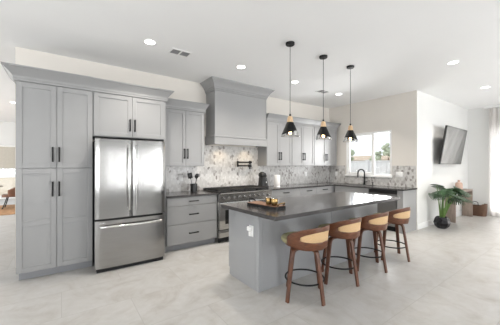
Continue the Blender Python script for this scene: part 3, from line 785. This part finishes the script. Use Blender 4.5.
# ------------------------------------------------------------------ counter stools
def zt(a): return 0.795 - 0.033 * abs(a) ** 2.2
def shell_pt(a, z, off=0.0):
    r = 0.236 + 0.10 * max(0.0, z - 0.57) + off
    return Vector((r * sin(a), -r * cos(a), z))
def stool(label, loc):
    st = thing('counter_stool', label, 'stool', loc, 0, 'walnut counter stools along the island')
    NS = 96; A = 1.64; AI = 1.0
    outer, inner = [], []
    def outline(aw, bot, topf, rc, n):
        pts = []
        for i in range(n):
            t = 2 * pi * i / n
            c, s_ = cos(t), sin(t)
            e = 0.36
            u = math.copysign(abs(c) ** e, c); v = math.copysign(abs(s_) ** e, s_)
            a = aw * u
            zb, zt_ = bot(a), topf(a)
            pts.append((a, (zb + zt_) / 2 + (zt_ - zb) / 2 * v))
        return pts
    outer = outline(A, lambda a: 0.556 + 0.022 * (abs(a) / A) ** 2, zt, 0, NS)
    inner = outline(AI, lambda a: 0.637 + 0.012 * (abs(a) / AI) ** 2, lambda a: zt(a) - 0.048 - 0.012 * (abs(a) / AI) ** 2, 0, NS)
    sh = MB(); rows = []
    K = 7
    for k in range(K):
        u = k / (K - 1)
        rows.append([sh.bm.verts.new(shell_pt(a0 + (a1 - a0) * u, z0 + (z1 - z0) * u)) for (a0, z0), (a1, z1) in zip(outer, inner)])
    for r0, r1 in zip(rows, rows[1:]):
        for i in range(NS): sh.bm.faces.new((r0[i], r0[(i + 1) % NS], r1[(i + 1) % NS], r1[i]))
    o = sh.build('back_shell', 'walnut', st)
    md = o.modifiers.new('thickness', 'SOLIDIFY'); md.thickness = 0.014; md.offset = 0.0
    cn = MB(); rows = []
    ca = sum(p[0] for p in inner) / NS; cz = 0.69
    for k in range(10):
        u = k / 10
        rows.append([cn.bm.verts.new(shell_pt(a + (ca - a) * u, z + (cz - z) * u)) for a, z in inner])
    for r0, r1 in zip(rows, rows[1:]):
        for i in range(NS): cn.bm.faces.new((r0[i], r0[(i + 1) % NS], r1[(i + 1) % NS], r1[i]))
    cv = cn.bm.verts.new(shell_pt(ca, cz))
    for i in range(NS): cn.bm.faces.new((rows[-1][i], rows[-1][(i + 1) % NS], cv))
    o = cn.build('cane_panel', 'cane', st); md = o.modifiers.new('thickness', 'SOLIDIFY'); md.thickness = 0.006; md.offset = 0.0
    MB().lathe([(0.05, 0.585), (0.200, 0.585), (0.216, 0.592), (0.225, 0.606), (0.225, 0.622), (0.216, 0.636), (0.18, 0.643), (0.05, 0.644)], (-0.006, 0.034, 0), 48).build('seat_cushion', 'cushion', st)
    MB().lathe([(0.19, 0.566), (0.212, 0.568), (0.212, 0.5845), (0.19, 0.5846)], n=40).build('seat_base', 'walnut', st)
    MB().cyl((0, 0, 0), 0.09, 0.541, 0.5655, 24).build('swivel', 'black', st)
    for k in range(4):
        a = k * pi / 2
        prof = [(0.03, 0.530), (0.12, 0.530), (0.150, 0.526), (0.168, 0.512), (0.177, 0.490), (0.183, 0.46), (0.205, 0.33), (0.232, 0.165), (0.258, 0.0)]
        leg = MB().sweep([(r * cos(a), r * sin(a), z) for r, z in prof], rrect(-0.023, 0.023, -0.010, 0.010, 0.004, 2), up=(-sin(a), cos(a), 0)) if False else MB()
        # swept flat section: width tangential, thickness in the bending plane
        tdir = Vector((-sin(a), cos(a), 0)); P = [Vector((r * cos(a), r * sin(a), z)) for r, z in prof]; rings = []
        for i, p in enumerate(P):
            t = (P[min(i + 1, len(P) - 1)] - P[max(i - 1, 0)]).normalized(); nrm = t.cross(tdir).normalized()
            wv = 0.032 - 0.011 * i / (len(P) - 1); th = 0.012
            sec = rrect(-wv, wv, -th, th, 0.006, 3)
            rings.append([leg.bm.verts.new(p + tdir * u + nrm * v) for u, v in sec])
        m_ = len(rings[0])
        for r0, r1 in zip(rings, rings[1:]):
            for i in range(m_): leg.bm.faces.new((r0[i], r0[(i + 1) % m_], r1[(i + 1) % m_], r1[i]))
        leg.bm.faces.new(rings[0]); leg.bm.faces.new(list(reversed(rings[-1])))
        for v in leg.bm.verts: v.co.z = max(v.co.z, 0.0)
        leg.build('leg', 'walnut_leg', st)
    MB().tube([(0.207 * cos(2 * pi * i / 48), 0.207 * sin(2 * pi * i / 48), 0.20) for i in range(48)], 0.009, 10, closed=True).build('foot_ring', 'black', st)
    return st
s0 = stool('walnut counter stool at the tray end of the island, closest to the camera', (2.150, 1.965, 0))
for x, lab in ((2.815, 'walnut counter stool second from the tray end of the island'),
               (3.472, 'walnut counter stool third from the tray end of the island'),
               (4.133, 'walnut counter stool at the far end of the island, nearest the plant')):
    dup(s0, (x, 2.0, 0), 0, lab)

# ------------------------------------------------------------------ pendants
def pendant(label, x, y, phi):
    t = thing('pendant_lamp', label, 'lamp', (x, y, H - 0.0005), 0, 'black and glass cone pendants over the island')
    zz = lambda z: z - H
    MB().lathe([(0.060, 0), (0.060, -0.022), (0.054, -0.030), (0.012, -0.032)], n=28).build('canopy', 'black', t)
    MB().cyl((0, 0, 0), 0.0035, zz(2.09), -0.031, 8).build('cord', 'black', t)
    MB().lathe([(0.012, zz(2.10)), (0.014, zz(2.078)), (0.008, zz(2.072))], n=14).build('strain_relief', 'black', t)
    MB().lathe([(0.020, zz(2.072)), (0.031, zz(2.066)), (0.043, zz(1.993)), (0.040, zz(1.991))], n=28).build('wood_cap', 'oak', t)
    zt_, zb_ = 1.990, 1.806; rt, rb = 0.043, 0.121
    rad = lambda z: rt + (rb - rt) * (zt_ - z) / (zt_ - zb_)
    m = MB(); n = 40; rows = []
    for k in range(9):
        row = []
        for i in range(n):
            a = 2 * pi * i / n; zc = 1.852 + 0.026 * cos(a - phi)
            z = zt_ + (zc - zt_) * k / 8; r = rad(z) + 0.002
            row.append(m.bm.verts.new((r * cos(a), r * sin(a), zz(z))))
        rows.append(row)
    for r0, r1 in zip(rows, rows[1:]):
        for i in range(n): m.bm.faces.new((r0[i], r0[(i + 1) % n], r1[(i + 1) % n], r1[i]))
    m.bm.faces.new(rows[0])
    o = m.build('lamp_shade', 'black', t); md = o.modifiers.new('thickness', 'SOLIDIFY'); md.thickness = 0.0015; md.offset = 1
    MB().lathe([(rad(1.985) - 0.002, zz(1.985)), (rad(1.807) - 0.002, zz(1.807))], n=40, cap=False).build('glass_cone', 'shade_glass', t)
    MB().tube([((rb - 0.002) * cos(2 * pi * i / 40), (rb - 0.002) * sin(2 * pi * i / 40), zz(1.806)) for i in range(40)], 0.002, 6, closed=True).build('glass_rim', 'shade_glass', t)
    MB().lathe([(0.014, zz(1.985)), (0.014, zz(1.925))], n=16).build('socket', 'black', t)
    MB().lathe([(0.012, zz(1.924)), (0.014, zz(1.885)), (0.019, zz(1.862)), (0.020, zz(1.85)), (0.015, zz(1.834)), (0.003, zz(1.828))], n=20).build('bulb', 'bulb', t)
VR = math.atan2(-0.585, 0.811)       # direction of "picture right" across the island
pendant('pendant lamp over the island closest to the range hood', 2.475, 2.515, VR)
pendant('middle pendant lamp over the island', 3.180, 2.530, VR + pi)
pendant('pendant lamp over the island closest to the window', 3.872, 2.530, VR + pi)

# ------------------------------------------------------------------ ceiling fittings
def downlight(label, x, y, h=H, power=115, col=(1.0, 0.93, 0.84)):
    t = thing('ceiling_light', label, 'ceiling light', (x, y, h - 0.0003), 0, 'recessed ceiling lights')
    MB().lathe([(0.066, 0.0), (0.085, 0.0), (0.084, -0.006), (0.066, -0.004)], n=32, cap=False).build('trim_ring', 'white', t)
    MB().cyl((0, 0, 0), 0.0655, -0.0035, -0.0005, 32).build('diffuser', 'led', t)
    l = bpy.data.lights.new('downlight_beam', 'SPOT'); l.energy = power; l.color = col; l.spot_size = R(125); l.spot_blend = 0.9; l.shadow_soft_size = 0.06
    lo = bpy.data.objects.new('downlight_beam', l); COL.objects.link(lo); lo.parent = t; lo.location = (0, 0, -0.02)
downlight('recessed ceiling light above the fridge, beside the double vent', 0.95, 3.58)
downlight('recessed ceiling light just in front of the range hood crown', 2.42, 3.61)
downlight('recessed ceiling light seen between the first two pendant cords', 3.72, 3.65)
downlight('recessed ceiling light above the cabinets nearest the window', 5.18, 3.68)
downlight('recessed ceiling light over the open floor before the window wall end', 5.05, 1.48)
downlight('recessed ceiling light high above the television', 7.22, 1.56)
downlight('recessed light in the ceiling of the far room beside the pantry', -1.12, 10.0, 3.2)
def vent(label, x, y, w_, d_):
    t = thing('ceiling_vent', label, 'vent', (x, y, H - 0.0003), R(0), 'white ceiling air vents')
    f = MB()
    f.box(-w_, w_, -d_, -d_ + 0.022, -0.008, 0, 0.002).box(-w_, w_, d_ - 0.022, d_, -0.008, 0, 0.002)
    for x_ in (-w_, -0.011, w_ - 0.022): f.box(x_, x_ + 0.022, -d_ + 0.022, d_ - 0.022, -0.008, 0, 0.002)
    f.build('frame', 'white', t)
    MB().box(-w_ + 0.02, w_ - 0.02, -d_ + 0.02, d_ - 0.02, -0.0015, -0.0005).build('duct', 'toe', t)
    s_ = MB(); n = 9
    for k in range(n):
        y_ = -d_ + 0.03 + k * (2 * d_ - 0.06) / (n - 1)
        for x0, x1 in ((-w_ + 0.022, -0.011), (0.011, w_ - 0.022)): s_.box(x0, x1, y_ - 0.003, y_ + 0.003, -0.006, -0.0016)
    s_.build('louvres', 'ventgrey', t)
vent('white double ceiling vent between the two lights over the fridge and hood', 1.395, 3.665, 0.15, 0.095)
vent('small white ceiling vent near the wall cabinets, between two pendant cords', 4.714, 3.76, 0.15, 0.10)

# ------------------------------------------------------------------ living side: TV, console, vase, plant, basket, curtain
tv = thing('television', 'large flat television tilted down on the white side wall', 'television', (7.95, 2.29, 1.88))
TL, TR_, BL, BR = Vector((7.147, 2.20, 2.325)), Vector((8.70, 2.235, 2.325)), Vector((7.160, 2.34, 1.432)), Vector((8.715, 2.372, 1.432))
c0 = (TL + TR_ + BL + BR) / 4; ex = ((TR_ - TL) + (BR - BL)).normalized(); ez = ((TL - BL) + (TR_ - BR)).normalized(); ey = ez.cross(ex).normalized()
ez = ex.cross(ey); hw = (TR_ - TL).length / 2; hh = (TL - BL).length / 2
rot = Matrix((ex, ey, ez)).transposed().to_4x4(); tv.location = c0
MB().box(-hw, hw, 0.002, 0.040, -hh, hh, 0.004).build('casing', 'blackplastic', tv, xf=rot)
MB().box(-hw + 0.012, hw - 0.012, -0.001, 0.0018, -hh + 0.016, hh - 0.012).build('screen', 'screen', tv, xf=rot)
m = MB().box(-0.35, 0.35, 0.041, 0.06, -0.22, 0.22); m.build('mount_plate', 'black', tv, xf=rot)
y1 = YT - 0.003 - c0.y
m = MB().box(-0.10, 0.10, y1 - 0.03, y1, -0.20, 0.20).box(-0.06, 0.06, 0.075, y1 - 0.03, -0.04, 0.04); m.build('mount_arm', 'black', tv)

cs = thing('console_table', 'narrow grey-brown wood console table against the side wall', 'table', (7.79, 2.235, 0))
cw = 1.36
MB().box(0, cw, 0, 0.225, 0.70, 0.752, 0.003).build('tabletop', 'greywood', cs)
for x in (0.0, cw - 0.055): MB().box(x, x + 0.055, 0, 0.225, 0, 0.6995, 0.003).build('leg', 'greywood', cs)
vz = thing('vase', 'blush bottle vase on the console table', 'vase', (8.45, 2.35, 0.7525))
MB().lathe([(0.05, 0), (0.075, 0.01), (0.082, 0.06), (0.080, 0.17), (0.068, 0.20), (0.030, 0.215), (0.026, 0.25), (0.034, 0.27), (0.030, 0.27)], n=32).build('body', 'vase', vz)

pl = thing('potted_plant', 'split-leaf plant in a black pot on the floor before the console', 'plant', (6.925, 2.235, 0))
m = MB(); prof = [(0.085, 0.0), (0.135, 0.05), (0.160, 0.13), (0.145, 0.20), (0.115, 0.255), (0.100, 0.255), (0.10, 0.22)]
m.lathe(prof, n=9, cap=False); m.bm.faces.new([v for v in m.bm.verts if abs(v.co.z) < 1e-6]); m.build('pot', 'pot', pl, smooth=0)
MB().cyl((0, 0, 0), 0.106, 0.20, 0.225, 9).build('soil', 'soil', pl)
rnd = random.Random(5)
def frond(base, tip, size, twist, rnd):
    base = Vector(base); tip = Vector(tip); midp = (base + tip) / 2 + Vector((0, 0, 0.10))
    path = [base * (1 - u) ** 2 + midp * 2 * u * (1 - u) + tip * u * u for u in [i / 10 for i in range(11)]]
    MB().sweep(path, lambda u: [((0.011 - 0.006 * u) * cos(2 * pi * i / 6), (0.011 - 0.006 * u) * sin(2 * pi * i / 6)) for i in range(6)]).build('stem', 'stem', pl)
    d = (path[-1] - path[-2]).normalized(); out = Vector((d.x, d.y, 0))
    if out.length < 0.2: out = Vector((cos(twist), sin(twist), 0))
    out.normalize(); fwd = (out + Vector((0, 0, -0.15))).normalized()
    side = fwd.cross(Vector((0, 0, 1))).normalized(); side = (Matrix.Rotation(twist, 3, fwd) @ side); nrm = side.cross(fwd).normalized()
    lf = MB(); NL = 9
    def q(u, s_): return tip + fwd * (u * size) + side * (s_) + nrm * (0.06 * size * (1 - abs(s_) / size * 2.2) - 0.22 * size * u * u)
    mid_w = 0.012
    sp_ = [lf.bm.verts.new(q(-0.18 + 1.18 * i / NL, 0)) for i in range(NL + 1)]
    for sg in (-1, 1):
        for i in range(NL):
            u0 = -0.18 + 1.18 * i / NL; u1 = -0.18 + 1.18 * (i + 1) / NL; um = (u0 + u1) / 2
            env = size * 0.70 * max(0.12, (1 - max(0, um) ** 1.6)) * (0.75 if i == 0 else 1.0)
            a_ = lf.bm.verts.new(q(u0 + 0.10, sg * env * 0.55)); b2 = lf.bm.verts.new(q(u1 + 0.055, sg * env * 0.55))
            c_ = lf.bm.verts.new(q(um + 0.24, sg * env * 0.95)); c2 = lf.bm.verts.new(q(um + 0.17, sg * env))
            lf.bm.faces.new((sp_[i], a_, b2, sp_[i + 1])); lf.bm.faces.new((a_, c2, c_, b2))
    o = lf.build('leaf', 'leaf', pl); md = o.modifiers.new('thickness', 'SOLIDIFY'); md.thickness = 0.003
for (tx, ty, tz, sz, tw) in ((-0.10, -0.05, 0.80, 0.26, 0.5), (-0.18, 0.02, 0.70, 0.24, -0.3), (0.02, 0.05, 0.86, 0.26, 0.2), (0.22, -0.12, 0.76, 0.30, 0.3), (0.34, -0.06, 0.66, 0.30, -0.2), (0.12, -0.22, 0.66, 0.30, 0.2),
                             (-0.05, -0.18, 0.62, 0.24, 0.4), (0.42, -0.16, 0.72, 0.28, 0.1), (0.25, 0.05, 0.84, 0.24, 0.5), (-0.06, 0.08, 0.92, 0.2, 0.1), (-0.22, -0.10, 0.80, 0.30, 0.1), (0.30, -0.20, 0.80, 0.32, 0.5), (0.10, -0.10, 0.80, 0.32, -0.4), (0.36, 0.02, 0.76, 0.30, 0.7), (-0.10, -0.22, 0.72, 0.30, -0.2), (0.48, -0.08, 0.66, 0.28, 0.5)):
    frond((rnd.uniform(-0.035, 0.035), rnd.uniform(-0.035, 0.035), 0.225), (tx, ty, tz + 0.05), sz, tw, rnd)

bkt = thing('wicker_basket', 'brown wicker basket with a loop handle on the floor by the curtain', 'basket', (9.46, 2.21, 0))
m = MB(); n = 40; rows = []
def brow(sc, zf): return [m.bm.verts.new((sc * 0.13 * math.copysign(abs(cos(2 * pi * i / n)) ** 0.6, cos(2 * pi * i / n)), sc * 0.21 * math.copysign(abs(sin(2 * pi * i / n)) ** 0.6, sin(2 * pi * i / n)), zf(sin(2 * pi * i / n)))) for i in range(n)]
rows = [brow(0.9, lambda s_: 0.0), brow(0.97, lambda s_: 0.12), brow(1.0, lambda s_: 0.285 + 0.05 * (s_ < -0.4)), brow(0.93, lambda s_: 0.285 + 0.05 * (s_ < -0.4)), brow(0.9, lambda s_: 0.02)]
for r0, r1 in zip(rows, rows[1:]):
    for i in range(n): m.bm.faces.new((r0[i], r0[(i + 1) % n], r1[(i + 1) % n], r1[i]))
m.bm.faces.new(rows[0]); m.bm.faces.new(rows[-1]); m.build('body', 'wicker', bkt)
MB().tube([(0.0, 0.16, 0.27), (0, 0.15, 0.36), (0, 0.11, 0.385), (0, 0.03, 0.385), (0, -0.01, 0.36), (0, -0.02, 0.27)], 0.009, 8).build('handle', 'black', bkt)

cu = thing('curtain', 'sheer white full-length curtain drawn across the glass slider', 'curtain', (9.60, 0, 0))
m = MB(); n = 420; y_hi, y_lo = 2.00, -1.95
top_r, bot_r = [], []
for i in range(n + 1):
    u = i / n; y = y_hi + (y_lo - y_hi) * u; ph = u * 2 * pi * 30
    top_r.append((0.028 * sin(ph) + 0.008 * sin(2.3 * ph), y)); bot_r.append((0.042 * sin(ph + 0.3) + 0.012 * sin(1.7 * ph), y))
rows = []
for k in range(9):
    u = k / 8; z = 2.965 + (0.015 - 2.965) * u
    rows.append([m.bm.verts.new((a[0] + (b2[0] - a[0]) * u, a[1], z)) for a, b2 in zip(top_r, bot_r)])
for r0, r1 in zip(rows, rows[1:]):
    for i in range(n): m.bm.faces.new((r0[i], r0[i + 1], r1[i + 1], r1[i]))
m.build('fabric', 'sheer', cu)
ctk = MB().box(9.585, 9.615, -2.0, 2.10, 2.99, H - 0.001).build('curtain_track', 'trim'); tag(ctk, 'white ceiling track carrying the sheer curtain', 'curtain track')

# ------------------------------------------------------------------ far room glimpsed past the pantry
rs = thing('roller_shade', 'beige roller shade half lowered over the far room glass', 'window shade', (-1.5, YFAR - 0.06, 0))
MB().box(-2.4, 2.4, -0.004, 0.004, 1.28, 2.16).build('fabric', 'shade_fabric', rs)
MB().cyl((0, 0.0, 2.19), 0.035, -2.4, 2.4, 16, 'X').build('roller', 'trim', rs)
MB().box(-2.4, 2.4, -0.012, 0.012, 1.25, 1.28, 0.004).build('bottom_bar', 'shade_fabric', rs)
rug = MB().prism(rrect(-4.2, 0.6, 10.0, 12.4, 0.03), 0.001, 0.012).build('rug', 'rug'); tag(rug, 'brown rug on the far room floor under the leather chair', 'rug')
ch = thing('dining_chair', 'tan leather tub chair on thin black legs seen past the pantry', 'chair', (-1.27, 11.45, 0.0145), R(-90))
m = MB(); rows = []; NA = 24
for k in range(9):
    u = k / 8; row = []
    for i in range(NA + 1):
        a = -2.0 + 4.0 * i / NA
        hgt = 0.40 + u * (0.10 + 0.32 * (0.5 + 0.5 * cos(a * 0.9)) ** 1.2)
        r = 0.25 + 0.07 * u
        row.append(m.bm.verts.new((r * sin(a) * 0.95, r * cos(a) + 0.03 * u, hgt)))
    rows.append(row)
for r0, r1 in zip(rows, rows[1:]):
    for i in range(NA): m.bm.faces.new((r0[i], r0[i + 1], r1[i + 1], r1[i]))
o = m.build('backrest', 'tan', ch); md = o.modifiers.new('thickness', 'SOLIDIFY'); md.thickness = 0.03; md.offset = 1
MB().prism(rrect(-0.23, 0.23, -0.27, 0.23, 0.10), 0.37, 0.45).build('seat', 'tan', ch)
for sx in (-1, 1):
    for sy in (-1, 1):
        MB().tube([(sx * 0.16, sy * 0.14, 0.37), (sx * 0.19, sy * 0.19, 0.18), (sx * 0.22, sy * 0.24, 0.006)], 0.014, 8).build('leg', 'black', ch)
tb = thing('dining_table', 'round dark table beside the leather chair in the far room', 'table', (-2.02, 11.4, 0.0145))
MB().lathe([(0.44, 0.70), (0.50, 0.705), (0.50, 0.725), (0.49, 0.73)], n=40).build('tabletop', 'greywood', tb)
MB().lathe([(0.28, 0.0), (0.28, 0.015), (0.05, 0.04), (0.04, 0.6995)], n=28).build('pedestal', 'black', tb)
